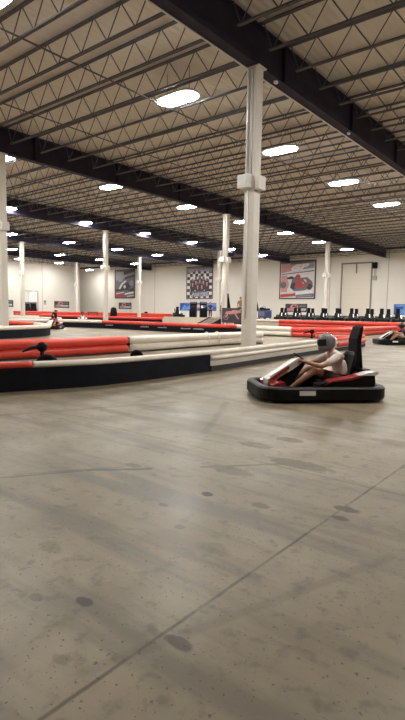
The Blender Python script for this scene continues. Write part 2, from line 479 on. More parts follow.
# ------------------------------------------------------------------ pillars
def pillar(x, y, lab, boxes=True, parts=True):
    p = thing('steel_pillar', lab, 'pillar', (x, y, 0), 0)
    h = .20
    MB().box(-h, h, -h, h, .03, GZ0-.04, bevel=.025).build('shaft', M['pillar'], p)
    MB().box(-.32, .32, -.32, .32, 0, .03).build('base_plate', M['pillar_base'], p)
    MB().box(-.30, .30, -.24, .24, GZ0-.04, GZ0).build('cap_plate', M['pillar'], p)
    c = MB()
    for dx in (-.10, .04): c.tube([(dx, -h-.035, 6.1), (dx, -h-.035, GZ0-.1)], .032, 8)
    c.tube([(-.03, -h-.03, 1.2), (-.03, -h-.03, 5.6)], .022, 8)
    c.build('conduit', M['conduit'], p)
    if boxes:
        b1 = MB().box(-.36, .10, -h-.22, -h, 5.68, 6.12, bevel=.015).build('junction_box', M['box'], p)
        MB().box(-.30, .04, -h-.24, -h-.22, 5.74, 6.06).build('cover', M['box'], b1)
        MB().box(h, h+.20, -.20, .22, 5.62, 6.08, bevel=.015).build('junction_box', M['pillar'], p)
    return p
pillar(-10.05, 15, 'tall pale steel pillar nearest the camera, standing in the middle track island')
pillar(-26.12, 14.75, 'white steel pillar cut by the left edge, inside the rounded barrier')
pillar(-26.0, 35, 'pale steel pillar just left of the nearest pillar, behind the dark kart board')
pillar(-41.6, 35, 'slim pale pillar left of the left wall banner with two stripes', True)
pillar(-57.4, 35, 'slim pale pillar beside the bright opening in the left wall', True)
pillar(-26.0, 54.6, 'far slim pale pillar between the kart poster and the tall door', True)
pillar(-41.6, 54.6, 'far slim pale pillar directly left of another, right of the group poster', True)
pillar(-57.4, 55, 'far slim pale pillar right of the grey car poster', True)
pillar(-73.2, 55, 'farthest slim pale pillar, near the corner of the left wall', True)
# loudspeaker arm on the pillar behind the board
s = thing('wall_camera', 'small black camera on an arm on the pale pillar behind the kart board', 'camera', (-25.75, 34.95, 6.2))
MB().tube([(-.05, 0, -.1), (.25, -.1, 0)], .03).build('arm', M['black_matt'], s)
MB().box(.15, .65, -.22, .02, -.02, .22, bevel=.04).build('body', M['black_matt'], s)

# ------------------------------------------------------------------ roof lights
def lamp(loc, lab, grp):
    t = thing('high_bay_light', lab, 'ceiling light', loc, 0, grp)
    MB().prism(rrect(.98, .47, .46, 7), 'z', 0, .10).build('housing', M['lamp_body'], t)  # housing and diffuser drawn oversized with rounded ends to include the lamp bloom
    MB().prism(rrect(.95, .44, .43, 7), 'z', -.03, 0).build('diffuser', M['lamp'], t)
    r = MB()
    for x in (-.6, .6): r.tube([(x, 0, .1), (x, 0, ZD-loc[2]-.0)], .012, 6)
    r.build('hanging_rods', M['cable'], t)
    return t
rows = ['right of the first girder', 'in the row just past the first girder', 'in the row just past the second girder', 'in the row just past the third girder',
        'in the row just past the fourth girder', 'in the row just past the last girder', 'in the row nearest the left wall']
LZ = 10.05; lp = None
seen = {}
for b in range(-2, 6):
    for a in range(-4, 7):
        x, y = -14.42-13.58*b, 15.92+8.15*a
        if b == 5: x = -80.5
        if b == 5 and a == 6: x, y = -88.0, 69.6
        if b == 5 and a < 4: continue
        if b < -1 or (b == -1 and a < -1) or (b == 0 and a < -1): continue
        vis = in_view([(x, y, LZ)], 0)
        if vis:
            seen[b] = seen.get(b, 0)+1
            lab = 'glowing white roof light, %s from the left %s' % (ORD[seen[b]-1] if False else ORD[seen[b]-1], 'of ' + ['the nearest row of lights', 'the second row of lights', 'the third row of lights', 'the fourth row of lights', 'the fifth row of lights', 'the farthest row of lights'][b])
        else:
            if b >= 3 and a < 0: continue
            lab = 'glowing white roof light hanging outside the picture frame'
        g = 'roof lights in rows under the joists' if vis else 'roof lights outside the frame'
        if lp is None: lp = lamp((x, y, LZ), lab, g)
        else: copy_tree(lp, (x, y, LZ), 0, lab, g)

# ------------------------------------------------------------------ track barriers
def along(path, s0, s1):
    """part of a path between two arc lengths"""
    out = []; s = 0
    for i in range(len(path)-1):
        a, b = V(path[i]), V(path[i+1]); d = (b-a).length
        lo, hi = max(s0, s), min(s1, s+d)
        if hi > lo+1e-6:
            p, q = a+(b-a)*((lo-s)/d), a+(b-a)*((hi-s)/d)
            if not out or (out[-1]-p).length > 1e-5: out.append(p)
            out.append(q)
        s += d
    return [tuple(p) for p in out]
def arclen(path): return sum((V(path[i+1])-V(path[i])).length for i in range(len(path)-1))
def where(path, p):
    best, s, bs = 1e9, 0, 0
    for i in range(len(path)-1):
        a, b = V(path[i]), V(path[i+1]); d = (b-a).length
        t = max(0, min(1, (V(p)-a).dot(b-a)/d/d)); e = (a+(b-a)*t-V(p)).length
        if e < best: best, bs = e, s+d*t
        s += d
    return bs
def tubes(path, z, r, m, parent, name='rail_tube', n=12, dx=0):
    P = [V((p[0], p[1], z)) for p in path]
    return MB().tube(P, r, n).build(name, m, parent)
def panel(path, z0, z1, w, m, parent, name='panel'):
    return MB().sweep(path, [(-w/2, z0), (w/2, z0), (w/2, z1), (-w/2, z1)]).build(name, m, parent)

# A : the long barrier in front, its rounded right end included
A = bez([(-9.2, .4), (-8.45, 2.9), (-7.95, 4.35), (-7.65, 5.2), (-7.42, 6.0), (-7.36, 7.3), (-7.42, 9.4), (-7.53, 10.8), (-7.85, 13.5), (-8.2, 16.9), (-8.3, 19.2), (-8.5, 21.4), (-9.0, 23.0), (-10.0, 23.9), (-11.1, 24.1), (-11.7, 23.6)], 6)
sa = where(A, (-7.42, 9.4)); sr = where(A, (-7.64, 4.85)); s2 = where(A, (-8.25, 18.4)); sE = arclen(A)
a = thing('track_barrier', 'long dark front track barrier with red and white top rail, nearest the camera', 'barrier', (0, 0, 0))
panel(along(A, 0, sa-.01), 0, .40, .10, M['navy_panel'], a)
panel(along(A, sa+.01, sE), .13, .40, .10, M['grey_panel'], a)['label'] = 'pale lower panel'
panel(along(A, sa+.01, sE), 0, .13, .16, M['dark_strip'], a, 'base_strip')
for s0, s1, mm in ((0, sr, 'red'), (sr, s2, 'white_vinyl'), (s2, sE, 'red')):
    pth = along(A, s0+.004, s1-.004)
    o = tubes(pth, .445, .062, M[mm], a); o['label'] = ('red' if mm == 'red' else 'white')+' rail tube'
pth = along(A, sa+.02, s2); tubes([(p[0]+.02, p[1]) for p in pth], .315, .06, M['white_vinyl'], a, 'lower_tube')
tubes(along(A, s2, sE), .26, .11, M['red'], a, 'lower_tube')

# C : double tube barrier on the far side of the front island
Cp = bez([(-12.95, .5), (-12.9, 4.0), (-12.82, 7.0), (-12.68, 8.9), (-12.66, 11.5), (-12.9, 15.6), (-13.0, 18.6), (-12.6, 19.9)], 6)
sc = where(Cp, (-12.67, 11.55)); sE = arclen(Cp)
c = thing('track_barrier', 'two stacked tubes, red left then white, behind the dark front barrier', 'barrier')
for s0, s1, mm, nm in ((0, sc-.03, 'red', 'red'), (sc+.03, sE, 'white_vinyl', 'white')):
    pth = along(Cp, s0, s1)
    for z in (.155, .415): o = tubes(pth, z, .145, M[mm], c, 'rail_tube', 14); o['label'] = nm+' rail tube'
panel(Cp, 0, .05, .22, M['dark_strip'], c, 'base_strip')
MB().box(-12.78, -12.55, 11.49, 11.61, .18, .52).build('joint_bracket', M['black'], c)
st = MB()
for y in (16.2, 16.9):
    st.tube([(-12.93+.16*math.cos(t), y, .30+.30*math.sin(t)) for t in [k*PI*2/16 for k in range(16)]], .018, 6, closed=True)
st.build('strap_loops', M['white_vinyl'], c)

# D + B : far lane, dark panel with red rail on the left, white then red tubes on the right
D = bez([(-38.5, 21.0), (-35.2, 24.7), (-32.1, 26.1), (-27.7, 26.2), (-24.7, 26.1), (-21.2, 26.2), (-18.7, 27.1)], 6)
d = thing('track_barrier', 'dark panelled barrier with red and white rail across the middle lane, small pale lettering', 'barrier')
panel(D, 0, .46, .10, M['navy_panel'], d)
s1 = where(D, (-31.5, 26.2)); s2 = where(D, (-19.0, 27.0)); sE = arclen(D)
for q0, q1, mm in ((0, s1, 'white_vinyl'), (s1, s2, 'red'), (s2, sE, 'white_vinyl')):
    tubes(along(D, q0, q1), .52, .13, M[mm], d)['label'] = ('red' if mm == 'red' else 'white')+' rail tube'
lg = MB()
for cx in (-31.0, -27.0, -25.2, -23.0, -21.9):
    yy = 26.03 if cx > -28 else 26.1
    xx = cx
    for k in range(5):
        w = .10+.05*random.random()
        lg.box(xx, xx+w, yy-.06, yy+.06, .24, .30+.05*random.random()); xx += w+.05
lg.build('pale_lettering', M['p_grey'], d)
B = bez([(-18.2, 27.4), (-15.1, 27.45), (-13.3, 28.6), (-12.9, 31.0), (-13.3, 36.0), (-13.4, 41.0)], 6)
s1 = where(B, (-15.2, 27.4)); sE = arclen(B)
b = thing('track_barrier', 'two stacked tubes, white then red, right of the nearest pillar before the parked karts', 'barrier')
for q0, q1, mm in ((0, s1-.03, 'white_vinyl'), (s1+.03, sE, 'red')):
    for z in (.165, .455): tubes(along(B, q0, q1), z, .16, M[mm], b)['label'] = ('red' if mm == 'red' else 'white')+' rail tube'
panel(B, 0, .05, .24, M['dark_strip'], b, 'base_strip')

# R : the rounded island at the left around the second pillar
Rp = bez([(-22.4, 8.0), (-22.2, 11.0), (-22.3, 12.8), (-22.8, 14.35), (-23.7, 15.85), (-25.2, 17.0), (-27.2, 17.7), (-30.0, 18.0), (-34.0, 17.4), (-38.0, 16.9)], 6)
r = thing('track_barrier', 'rounded dark barrier with white top rail around the pillar at the left edge', 'barrier')
panel(Rp, 0, .46, .10, M['navy_panel'], r)
sq = where(Rp, (-27.9, 17.8)); sE = arclen(Rp)
tubes(along(Rp, 0, sq), .50, .11, M['white_vinyl'], r)['label'] = 'white rail tube'
tubes(along(Rp, sq, sE), .50, .13, M['red'], r)['label'] = 'red rail tube'
Rq = bez([(-33.5, 11.5), (-33.0, 14.0), (-31.6, 15.6), (-29.5, 16.4)], 6)
rr = thing('track_barrier', 'red tube barrier inside the rounded white-topped barrier at the left', 'barrier')
for z in (.16, .44): tubes(Rq, z, .155, M['red'], rr)
# E, G, H : barriers deeper in the hall
E_ = bez([(-56.0, 24.5), (-51.0, 29.1), (-48.2, 31.0), (-45.2, 32.0)], 6)
e = thing('track_barrier', 'low dark barrier with pale top rail left of the kart with a red-shirted driver', 'barrier')
panel(E_, 0, .42, .10, M['navy_panel'], e); tubes(E_, .48, .14, M['white_vinyl'], e)
G_ = bez([(-66.0, 43.0), (-54.0, 44.3), (-48.0, 45.3), (-43.8, 45.9)], 6)
g = thing('track_barrier', 'low barrier with red rail and dark base below the group poster', 'barrier')
panel(G_, 0, .42, .10, M['navy_panel'], g); tubes(G_, .52, .16, M['red'], g)
H_ = bez([(-74.0, 43.5), (-71.0, 47.0), (-66.0, 51.5), (-60.0, 55.8), (-52.5, 57.0)], 6)
h = thing('track_barrier', 'tall red barrier with white base along the far left wall', 'barrier')
panel(H_, 0, .5, .14, M['white_vinyl'], h); tubes(H_, .66, .19, M['red'], h); tubes(H_, .96, .17, M['red'], h)
for k, (px, py) in enumerate(((-63.6, 53.4), (-57.3, 56.4), (-69.6, 48.3))):
    t = MB(); t.lathe((0, 0, 0), [(.02, 0), (.22, 0), (.26, .05), (.26, .17), (.22, .22), (.02, .22)], 14)
    tag(t.build('tyre', M['rubber'], loc=(px, py, 1.13)), ['small dark tyre on the red far barrier below the group poster corner gap', 'small dark tyre on the red far barrier near its right end', 'small dark tyre on the red far barrier left of the red-shirted driver'][k], 'tyre', 'tyres on the far red barrier')

# tyres lying behind the front barrier
def tyre(loc, lab, tilt, sc=.64):
    t = thing('tyre', lab, 'tyre', loc)
    n = 26
    MB().lathe((0, 0, 0), [(.15, -.09), (.25, -.10), (.285, -.07), (.295, 0), (.285, .07), (.25, .10), (.15, .09), (.14, 0), (.15, -.09)], n, axis='y').build('carcass', M['rubber'], t)
    MB().lathe((0, 0, 0), [(.05, -.05), (.15, -.06), (.15, .06), (.05, .05)], n, axis='y').build('hub', M['black'], t)
    t.rotation_euler = (0, 0, tilt); t.scale = (sc,)*3; return t
tyre((-9.0, 6.02, .25), 'black tyre standing behind the white rail, right of the black post light', .55, .82)
tyre((-10.0, 9.5, .183), 'black tyre standing behind the white rail, before the red to white joint', .62, .60)

# black signal lights on short posts
def post_light(loc, rz, lab):
    t = thing('signal_light', lab, 'signal light', loc, rz)
    p = MB(); p.tube([(0, 0, 0), (0, 0, .32)], .055, 10); p.lathe((0, 0, 0), [(.10, 0), (.10, .025), (.06, .03)], 14); p.build('post', M['black'], t)
    h = MB(); h.lathe((0, -.07, .40), [(.02, 0), (.125, 0), (.135, .03), (.135, .11), (.12, .14), (.02, .14)], 20, axis='y'); h.build('head', M['black'], t)
    l = MB(); l.lathe((0, -.074, .40), [(.02, 0), (.10, 0), (.10, .008), (.02, .008)], 20, axis='y'); l.build('lens', M['black_matt'], t)
    a_ = MB(); a_.tube([(-.05, 0, .42), (-.28, -.02, .37), (-.52, -.03, .27)], [.065, .05, .03], 10); a_.build('arm', M['black'], t)
    MB().ellip((-.52, -.03, .28), (.03, .03, .03)).build('arm_tip', M['steel'], t)
    return t
post_light((-11.85, 7.78, 0), math.radians(41), 'black round-headed post light with an arm, before the red tubes at left')
post_light((-13.6, 26.9, 0), math.radians(39), 'black post light with an arm in front of the right red tubes')

# ------------------------------------------------------------------ people
def skinned(V3, E3, R3, root, levels=2, xs=None):
    """one continuous surface grown over a skeleton; returns a mesh"""
    me = bpy.data.meshes.new('tmp'); me.from_pydata(V3, E3, []); me.update()
    o = bpy.data.objects.new('tmp', me); COL.objects.link(o)
    m = o.modifiers.new('s', 'SKIN'); m.use_smooth_shade = True
    sv = me.skin_vertices[0].data
    for i, r in enumerate(R3):
        sv[i].radius = r if isinstance(r, tuple) else (r, r)
        sv[i].use_root = (i in root)
    ss = o.modifiers.new('u', 'SUBSURF'); ss.levels = levels; ss.render_levels = levels
    bpy.context.view_layer.update()
    dg = bpy.context.evaluated_depsgraph_get()
    res = bpy.data.meshes.new_from_object(o.evaluated_get(dg))
    bpy.data.objects.remove(o); bpy.data.meshes.remove(me)
    return res
class Sk:
    def __init__(s): s.v, s.e, s.r, s.root = [], [], [], []
    def add(s, p, r, parent=None):
        s.v.append(tuple(p)); s.r.append(r); i = len(s.v)-1
        if parent is None: s.root.append(i)
        else: s.e.append((parent, i))
        return i
    def chain(s, pts, parent=None):
        for p, r in pts: parent = s.add(p, r, parent)
        return parent
    def mesh(s, lv=2): return skinned(s.v, s.e, s.r, s.root, lv)
def link_mesh(name, me, m, parent):
    me.name = name; me.materials.clear(); me.materials.append(m)
    for p in me.polygons: p.use_smooth = True
    o = bpy.data.objects.new(name, me); COL.objects.link(o); o.parent = parent
    return o
def merge(meshes):
    bm = bmesh.new()
    for me in meshes: bm.from_mesh(me)
    out = bpy.data.meshes.new('m'); bm.to_mesh(out); bm.free()
    for me in meshes: bpy.data.meshes.remove(me)
    return out
def head_mesh(c, fwd, r=(.098, .078, .118)):
    """head with brow, nose, lips, chin and ears; fwd is the facing direction"""
    bm = MB(); T = V(fwd).to_track_quat('X', 'Z').to_matrix()
    rings = []
    for i in range(13):
        a_ = PI*i/12; z = math.cos(a_)*r[2]; rr = max(math.sin(a_), .03)
        jaw = 1-.26*max(0, -math.cos(a_))
        ring = []
        for k in range(20):
            b_ = 2*PI*k/20; x, y = math.cos(b_)*r[0]*rr, math.sin(b_)*r[1]*rr*jaw
            if x > 0: x *= 1.0-.08*max(0, math.cos(a_))
            if abs(b_) < .4 or abs(b_-2*PI) < .4:
                if -.3 < z/r[2] < .25: x += .016*(1-abs(z/r[2]+.05)/.35)
                if -.78 < z/r[2] < -.55: x += .008
            if abs(z/r[2]-.08) < .14 and x > .04 and .25 < abs(math.sin(b_)) < .75: x -= .008
            ring.append(V(c)+T @ V((x, y, z)))
        rings.append(ring)
    bm._grid(rings)
    for s_ in (-1, 1): bm.ellip(V(c)+T @ V((-.005, s_*r[1]*.98, -.005)), (.022, .011, .032), 8, 6, T=T)
    nb = V(c)+T @ V((r[0]+.006, 0, -.018)); bm.ellip(nb, (.016, .012, .022), 8, 6, T=T)
    me = bpy.data.meshes.new('h'); bmesh.ops.recalc_face_normals(bm.bm, faces=bm.bm.faces); bm.bm.to_mesh(me); bm.bm.free()
    return me
def face_parts(c, fwd, parent, r=(.098, .078, .118)):
    T = V(fwd).to_track_quat('X', 'Z').to_matrix()
    e = MB()
    for s_ in (-1, 1): e.ellip(V(c)+T @ V((r[0]*.86, s_*.031, .008)), (.010, .014, .008), 8, 6, T=T)
    e.build('eyes', M['eye'], parent)
    e = MB()
    for s_ in (-1, 1):
        e.ellip(V(c)+T @ V((r[0]*.86+.008, s_*.031, .008)), (.004, .006, .006), 8, 6, T=T)
        e.ellip(V(c)+T @ V((r[0]*.88, s_*.032, .032)), (.006, .018, .004), 8, 5, T=T)
    e.build('brows_and_pupils', M['hair'], parent)
    MB().ellip(V(c)+T @ V((r[0]*.90, 0, -.062)), (.010, .022, .008), 10, 6, T=T).build('mouth', M['lip'], parent)
def hair_part(c, fwd, parent):
    T = V(fwd).to_track_quat('X', 'Z').to_matrix()
    MB().ellip(V(c)+T @ V((-.014, 0, .016)), (.102, .087, .115), 16, 8, T=T, lat=(0, PI*.55)).build('hair', M['hair'], parent)
def hand_chains(sk_list, wrist, dirv, palm_n, curl, side, s=1.):
    """palm and five separate fingers; dirv points along the hand, palm_n out of the palm, fingers curl towards palm_n"""
    d = V(dirv).normalized(); n = (V(palm_n)-d*V(palm_n).dot(d)).normalized(); w = d.cross(n)*side
    W = V(wrist)
    for k, (off, ln) in enumerate(((-.030, .066), (-.010, .076), (.010, .072), (.029, .056))):
        q = Sk(); p = W+d*.045+w*off*.8
        i = q.add(p, .010)
        p = W+d*.088+w*off; i = q.add(p, .0095, i)
        ang = 0
        for j, f in enumerate((.46, .30, .24)):
            ang += curl*(1., .9, .7)[j]
            p = p+(d*math.cos(ang)+n*math.sin(ang))*ln*f; i = q.add(p, .0088-.0009*j, i)
        sk_list.append(q)
    q = Sk(); i = q.add(W+d*.030-w*.022, .012)
    i = q.add(W+d*.048-w*.046+n*.012, .0105, i); i = q.add(W+d*.072-w*.052+n*.030, .0095, i); q.add(W+d*.090-w*.040+n*.046, .0085, i)
    sk_list.append(q)

def driver(loc, rz, lab, shirt, shorts, helm):
    t = thing('person', lab, 'person', loc, rz)
    k = Sk()
    pel = k.add((-.46, 0, .33), (.15, .12))
    wa = k.add((-.47, 0, .47), (.135, .11), pel); ch = k.add((-.41, 0, .62), (.155, .12), wa); nb = k.add((-.32, 0, .745), (.085, .08), ch)
    nk = k.add((-.27, 0, .82), .056, nb); k.add((-.235, 0, .875), .055, nk)
    tips = []
    for s in (-1, 1):
        sh = k.add((-.345, s*.165, .70), .066, nb); ua = k.add((-.19, s*.235, .615), .052, sh); el = k.add((-.04, s*.265, .545), .043, ua)
        fa = k.add((.08, s*.225, .57), .041, el); wr = k.add((.205, s*.165, .61), .028, fa); pm = k.add((.265, s*.155, .635), (.036, .020), wr)
        tips.append((s, V((.21, s*.163, .612))))
        hp = k.add((-.40, s*.10, .28), .105, pel); th = k.add((-.16, s*.16, .385), .085, hp); kn = k.add((.07, s*.20, .47), .062, th)
        cf = k.add((.22, s*.18, .345), .058, kn); an = k.add((.44, s*.13, .175), .037, cf); hl = k.add((.47, s*.13, .135), .038, an); k.add((.60, s*.13, .20), .032, hl)
    ms = [k.mesh(2)]
    hs = []
    for s, w in tips: hand_chains(hs, w, (.88, -s*.12, .42), (.3, -s*.75, -.55), .62, s)
    ms += [q.mesh(1) for q in hs]
    hc = (-.205, 0, .925); ms.append(head_mesh(hc, (1, 0, -.12)))
    link_mesh('body', merge(ms), M['skin'], t)
    q = Sk()
    p = q.add((-.46, 0, .31), (.165, .135)); p = q.add((-.475, 0, .47), (.155, .13), p); c_ = q.add((-.415, 0, .62), (.175, .14), p); n_ = q.add((-.325, 0, .745), (.10, .095), c_)
    q.add((-.295, 0, .785), .075, n_)
    for s in (-1, 1):
        a_ = q.add((-.345, s*.168, .70), .082, n_); a_ = q.add((-.19, s*.237, .615), .070, a_); q.add((-.12, s*.252, .58), .066, a_)
    link_mesh('t_shirt', q.mesh(2), M[shirt], t)
    q = Sk(); p = q.add((-.46, 0, .31), (.16, .13))
    for s in (-1, 1):
        a_ = q.add((-.40, s*.10, .28), .118, p); a_ = q.add((-.16, s*.16, .385), .101, a_); q.add((-.03, s*.185, .435), .088, a_)
    link_mesh('shorts', q.mesh(2), M[shorts], t)
    for s in (-1, 1):
        q = Sk(); a_ = q.add((.445, s*.13, .19), .046); a_ = q.add((.475, s*.13, .135), .047, a_); q.add((.62, s*.13, .205), .040, a_)
        link_mesh('shoe', q.mesh(2), M['shoe'], t)
    # full face helmet
    T = Matrix.Rotation(.12, 3, 'Y')
    hm = MB(); rings = []
    R_ = (.158, .128, .158)
    for i in range(15):
        a_ = .0+PI*.86*i/14; rr = max(math.sin(a_), .02); z = math.cos(a_)*R_[2]; ring = []
        for k_ in range(24):
            b_ = 2*PI*k_/24; x, y = math.cos(b_)*R_[0]*rr, math.sin(b_)*R_[1]*rr
            if a_ > PI*.62 and x > 0: x += .035*math.sin((a_/PI-.62)/.24*PI/1.2)*math.cos(b_)
            ring.append(V(hc)+T @ V((x, y, z+.005)))
        rings.append(ring)
    hm._grid(rings, cap=False)
    ho = hm.build('helmet', M[helm], t)
    vz = MB(); rings = []
    for i in range(7):
        a_ = PI*(.36+.24*i/6); rr = math.sin(a_); ring = []
        o_, i_ = [], []
        for k_ in range(15):
            b_ = -1.25+2.5*k_/14
            o_.append(V(hc)+T @ V((math.cos(b_)*R_[0]*rr*1.035, math.sin(b_)*R_[1]*rr*1.035, math.cos(a_)*R_[2]+.005)))
            i_.append(V(hc)+T @ V((math.cos(b_)*R_[0]*rr*1.005, math.sin(b_)*R_[1]*rr*1.005, math.cos(a_)*R_[2]+.005)))
        rings.append(o_+i_[::-1])
    vz._grid(rings); vz.build('visor', M['visor'], ho)
    tr_ = MB(); tr_.tube([V(hc)+T @ V((math.cos(b_)*.161, math.sin(b_)*.131, .075)) for b_ in [2.2+1.9*k_/10 for k_ in range(11)]], .008, 6)
    tr_.build('trim_stripe', M['kart_white'], ho)
    return t

def stander(loc, rz, lab, shirt, legs):
    t = thing('person', lab, 'person', loc, rz)
    k = Sk()
    pel = k.add((0, 0, .95), (.155, .11)); wa = k.add((.0, 0, 1.10), (.14, .10), pel); ch = k.add((0, 0, 1.28), (.165, .115), wa); nb = k.add((-.01, 0, 1.42), (.10, .08), ch)
    nk = k.add((0, 0, 1.50), .055, nb); k.add((.01, 0, 1.56), .055, nk); hs = []
    for s in (-1, 1):
        sh = k.add((-.01, s*.175, 1.385), .066, nb); el = k.add((-.03, s*.25, 1.10), .045, sh); wr = k.add((.05, s*.26, .87), .029, el); k.add((.065, s*.258, .80), (.022, .036), wr)
        hand_chains(hs, (.055, s*.26, .86), (.18, 0, -1), (.2, -s, 0), .25, s)
        hp = k.add((0, s*.095, .88), .10, pel); kn = k.add((.02, s*.11, .50), .062, hp); an = k.add((-.01, s*.12, .10), .040, kn); hl = k.add((0, s*.12, .045), .040, an); k.add((.16, s*.13, .035), .033, hl)
    hc = (.02, 0, 1.645)
    ms = [k.mesh(2)]+[q.mesh(1) for q in hs]+[head_mesh(hc, (1, 0, 0))]
    link_mesh('body', merge(ms), M['skin'], t)
    face_parts(hc, (1, 0, 0), t); hair_part(hc, (1, 0, 0), t)
    q = Sk(); p = q.add((0, 0, .90), (.17, .13)); p = q.add((0, 0, 1.10), (.16, .12), p); c_ = q.add((0, 0, 1.28), (.185, .135), p); n_ = q.add((-.01, 0, 1.43), (.11, .09), c_)
    for s in (-1, 1):
        a_ = q.add((-.01, s*.178, 1.385), .082, n_); q.add((-.025, s*.23, 1.19), .068, a_)
    link_mesh('t_shirt', q.mesh(2), M[shirt], t)
    q = Sk(); p = q.add((0, 0, .95), (.165, .12))
    for s in (-1, 1):
        a_ = q.add((0, s*.095, .86), .112, p); a_ = q.add((.02, s*.11, .50), .078, a_); q.add((-.01, s*.12, .10), .062, a_)
    link_mesh('trousers', q.mesh(2), M[legs], t)
    for s in (-1, 1):
        q = Sk(); a_ = q.add((0, s*.12, .05), .048); q.add((.17, s*.13, .042), .040, a_)
        link_mesh('shoe', q.mesh(2), M['shoe'], t)
    return t

# ------------------------------------------------------------------ karts (x forward, y left)
def make_kart(loc, rz, lab, group=None):
    t = thing('go_kart', lab, 'go kart', loc, rz, group)
    bp = MB()
    bp.sweep(rrect(1.07, .70, .34), [(0, .07), (.0, .225), (-.03, .25), (-.12, .25), (-.15, .22), (-.15, .05), (-.12, .03), (-.03, .03)], closed=True, smooth=False)
    bo = bp.build('bumper_ring', M['black'], t)
    lb = MB(); lb.box(.22, .48, .695, .708, .13, .205); lb.box(.22, .48, -.708, -.695, .13, .205); lb.build('number_label', M['label_white'], bo)
    fp = MB(); fp.box(-.86, .86, -.55, .55, .055, .085); fp.box(-.05, .80, -.30, .30, .085, .10); fp.build('floor_pan', M['black_matt'], t)
    # nose : white wedge that climbs to the wheel, red flanks
    ns = MB()
    prof = [(.84, .16), (.85, .31), (.78, .36), (.52, .53), (.36, .63), (.26, .655), (.235, .63), (.33, .54), (.50, .43), (.70, .31), (.78, .16)]
    ns.prism(prof, 'y', -.145, .145); n_ = ns.build('nose_fairing', M['kart_white'], t)
    sp = MB()
    for s in (1,): sp.prism([(.80, .37), (.36, .655), (.30, .675), (.33, .635), (.78, .345)], 'y', s*.05, s*.152)
    sp.build('nose_stripe', M['label_white'], n_)
    rd = MB()
    for s in (-1, 1):
        rd.prism([(.82, .155), (.83, .25), (.76, .285), (.62, .295), (.60, .20), (.64, .155)], 'y', s*.15, s*.40)
        rd.prism([(.83, .315), (.50, .545), (.48, .50), (.74, .31)], 'y', s*.147, s*.165)
    rd.build('nose_flanks', M['kart_red'], n_)
    MB().prism([(.62, .20), (.58, .40), (.34, .53), (.24, .60), (.20, .57), (.30, .42), (.42, .20)], 'y', -.125, .125).build('column_shroud', M['black_matt'], t)
    # side pods, red with a pale top edge
    for s in (-1, 1):
        p = MB(); p.prism([(.10, .10), (.14, .28), (-.10, .33), (-.42, .36), (-.70, .44), (-.82, .46), (-.84, .30), (-.70, .10)], 'y', s*.33, s*.56)
        po = p.build('side_pod', M['black'], t)
        r_ = MB(); r_.prism([(.02, .275), (-.10, .325), (-.42, .355), (-.70, .435), (-.80, .455), (-.80, .485), (-.70, .47), (-.42, .39), (-.10, .345)], 'y', s*.32, s*.572); r_.build('red_strip', M['kart_red'], po)
        e_ = MB(); e_.prism([(-.55, .43), (-.70, .472), (-.84, .49), (-.88, .47), (-.84, .43)], 'y', s*.36, s*.578); e_.build('pod_edge', M['kart_white'], po)
    # seat : bucket
    st = MB(); rings = []
    for (x, z, hw, d) in ((-.08, .22, .16, .05), (-.22, .17, .20, .10), (-.42, .15, .21, .13), (-.56, .20, .22, .13), (-.62, .38, .24, .10), (-.65, .58, .24, .08), (-.665, .72, .22, .06), (-.67, .78, .16, .03)):
        up = z > .3; r_ = []
        for k_ in range(9):
            u = -1+2*k_/8; lift = d*abs(u)**3
            r_.append(V((x+(lift if up else 0), u*hw, z+(0 if up else lift))))
        for k_ in range(8, -1, -1):
            u = -1+2*k_/8; lift = d*abs(u)**3; r_.append(V((x-.03+(lift if up else 0), u*(hw+.015), z-.025+(0 if up else lift))))
        rings.append(r_)
    st._grid(rings); st.build('seat', M['black'], t)
    # battery and motor deck behind the seat, roll post with head pad
    dk = MB(); dk.box(-.92, -.70, -.40, .40, .12, .43, bevel=.04); dk.box(-.90, -.74, -.30, .30, .42, .50, bevel=.03); dk.build('motor_cover', M['black'], t)
    rp = MB(); rp.tube([(-.80, -.13, .40), (-.76, -.12, .80), (-.74, -.08, 1.02), (-.74, 0, 1.08), (-.74, .08, 1.02), (-.76, .12, .80), (-.80, .13, .40)], .026, 8)
    rp.build('roll_hoop', M['black'], t)
    hp = MB(); hp.prism([(-.74, .46), (-.67, .48), (-.675, 1.0), (-.735, 1.19), (-.78, 1.22), (-.755, 1.0)], 'y', -.165, .165); hp.build('head_pad', M['black_matt'], t)
    # wheels
    for x, r_, w in ((.66, .125, .06), (-.68, .14, .085)):
        for s in (-1, 1):
            wm = MB(); wm.lathe((x, s*.47, r_), [(.06, -w), (r_*.92, -w), (r_, -w*.7), (r_, w*.7), (r_*.92, w), (.06, w), (.055, 0), (.06, -w)], 20, axis='y')
            wo = wm.build('wheel', M['rubber'], t)
            MB().lathe((x, s*.47, r_), [(.01, -w*.6), (.062, -w*.7), (.062, w*.7), (.01, w*.6)], 14, axis='y').build('hub', M['steel'], wo)
    ax = MB(); ax.tube([(-.68, -.5, .14), (-.68, .5, .14)], .02, 8); ax.tube([(.66, -.5, .125), (.66, .5, .125)], .015, 8); ax.build('axles', M['steel'], t)
    # steering wheel on a column
    q = V((-.62, 0, .78)).normalized(); c_ = V((.255, 0, .655)); e1 = V((0, 1, 0)); e2 = q.cross(e1)
    sw = MB(); sw.tube([c_+e1*(.145*math.cos(u))+e2*(.125*math.sin(u)) for u in [2*PI*k_/24 for k_ in range(24)]], .014, 8, closed=True)
    for u in (0, PI, -PI/2): sw.tube([c_, c_+e1*(.14*math.cos(u))+e2*(.12*math.sin(u))], .010, 6)
    so = sw.build('steering_wheel', M['black'], t)
    MB().ellip(c_, (.035, .05, .035)).build('wheel_hub', M['black_matt'], so)
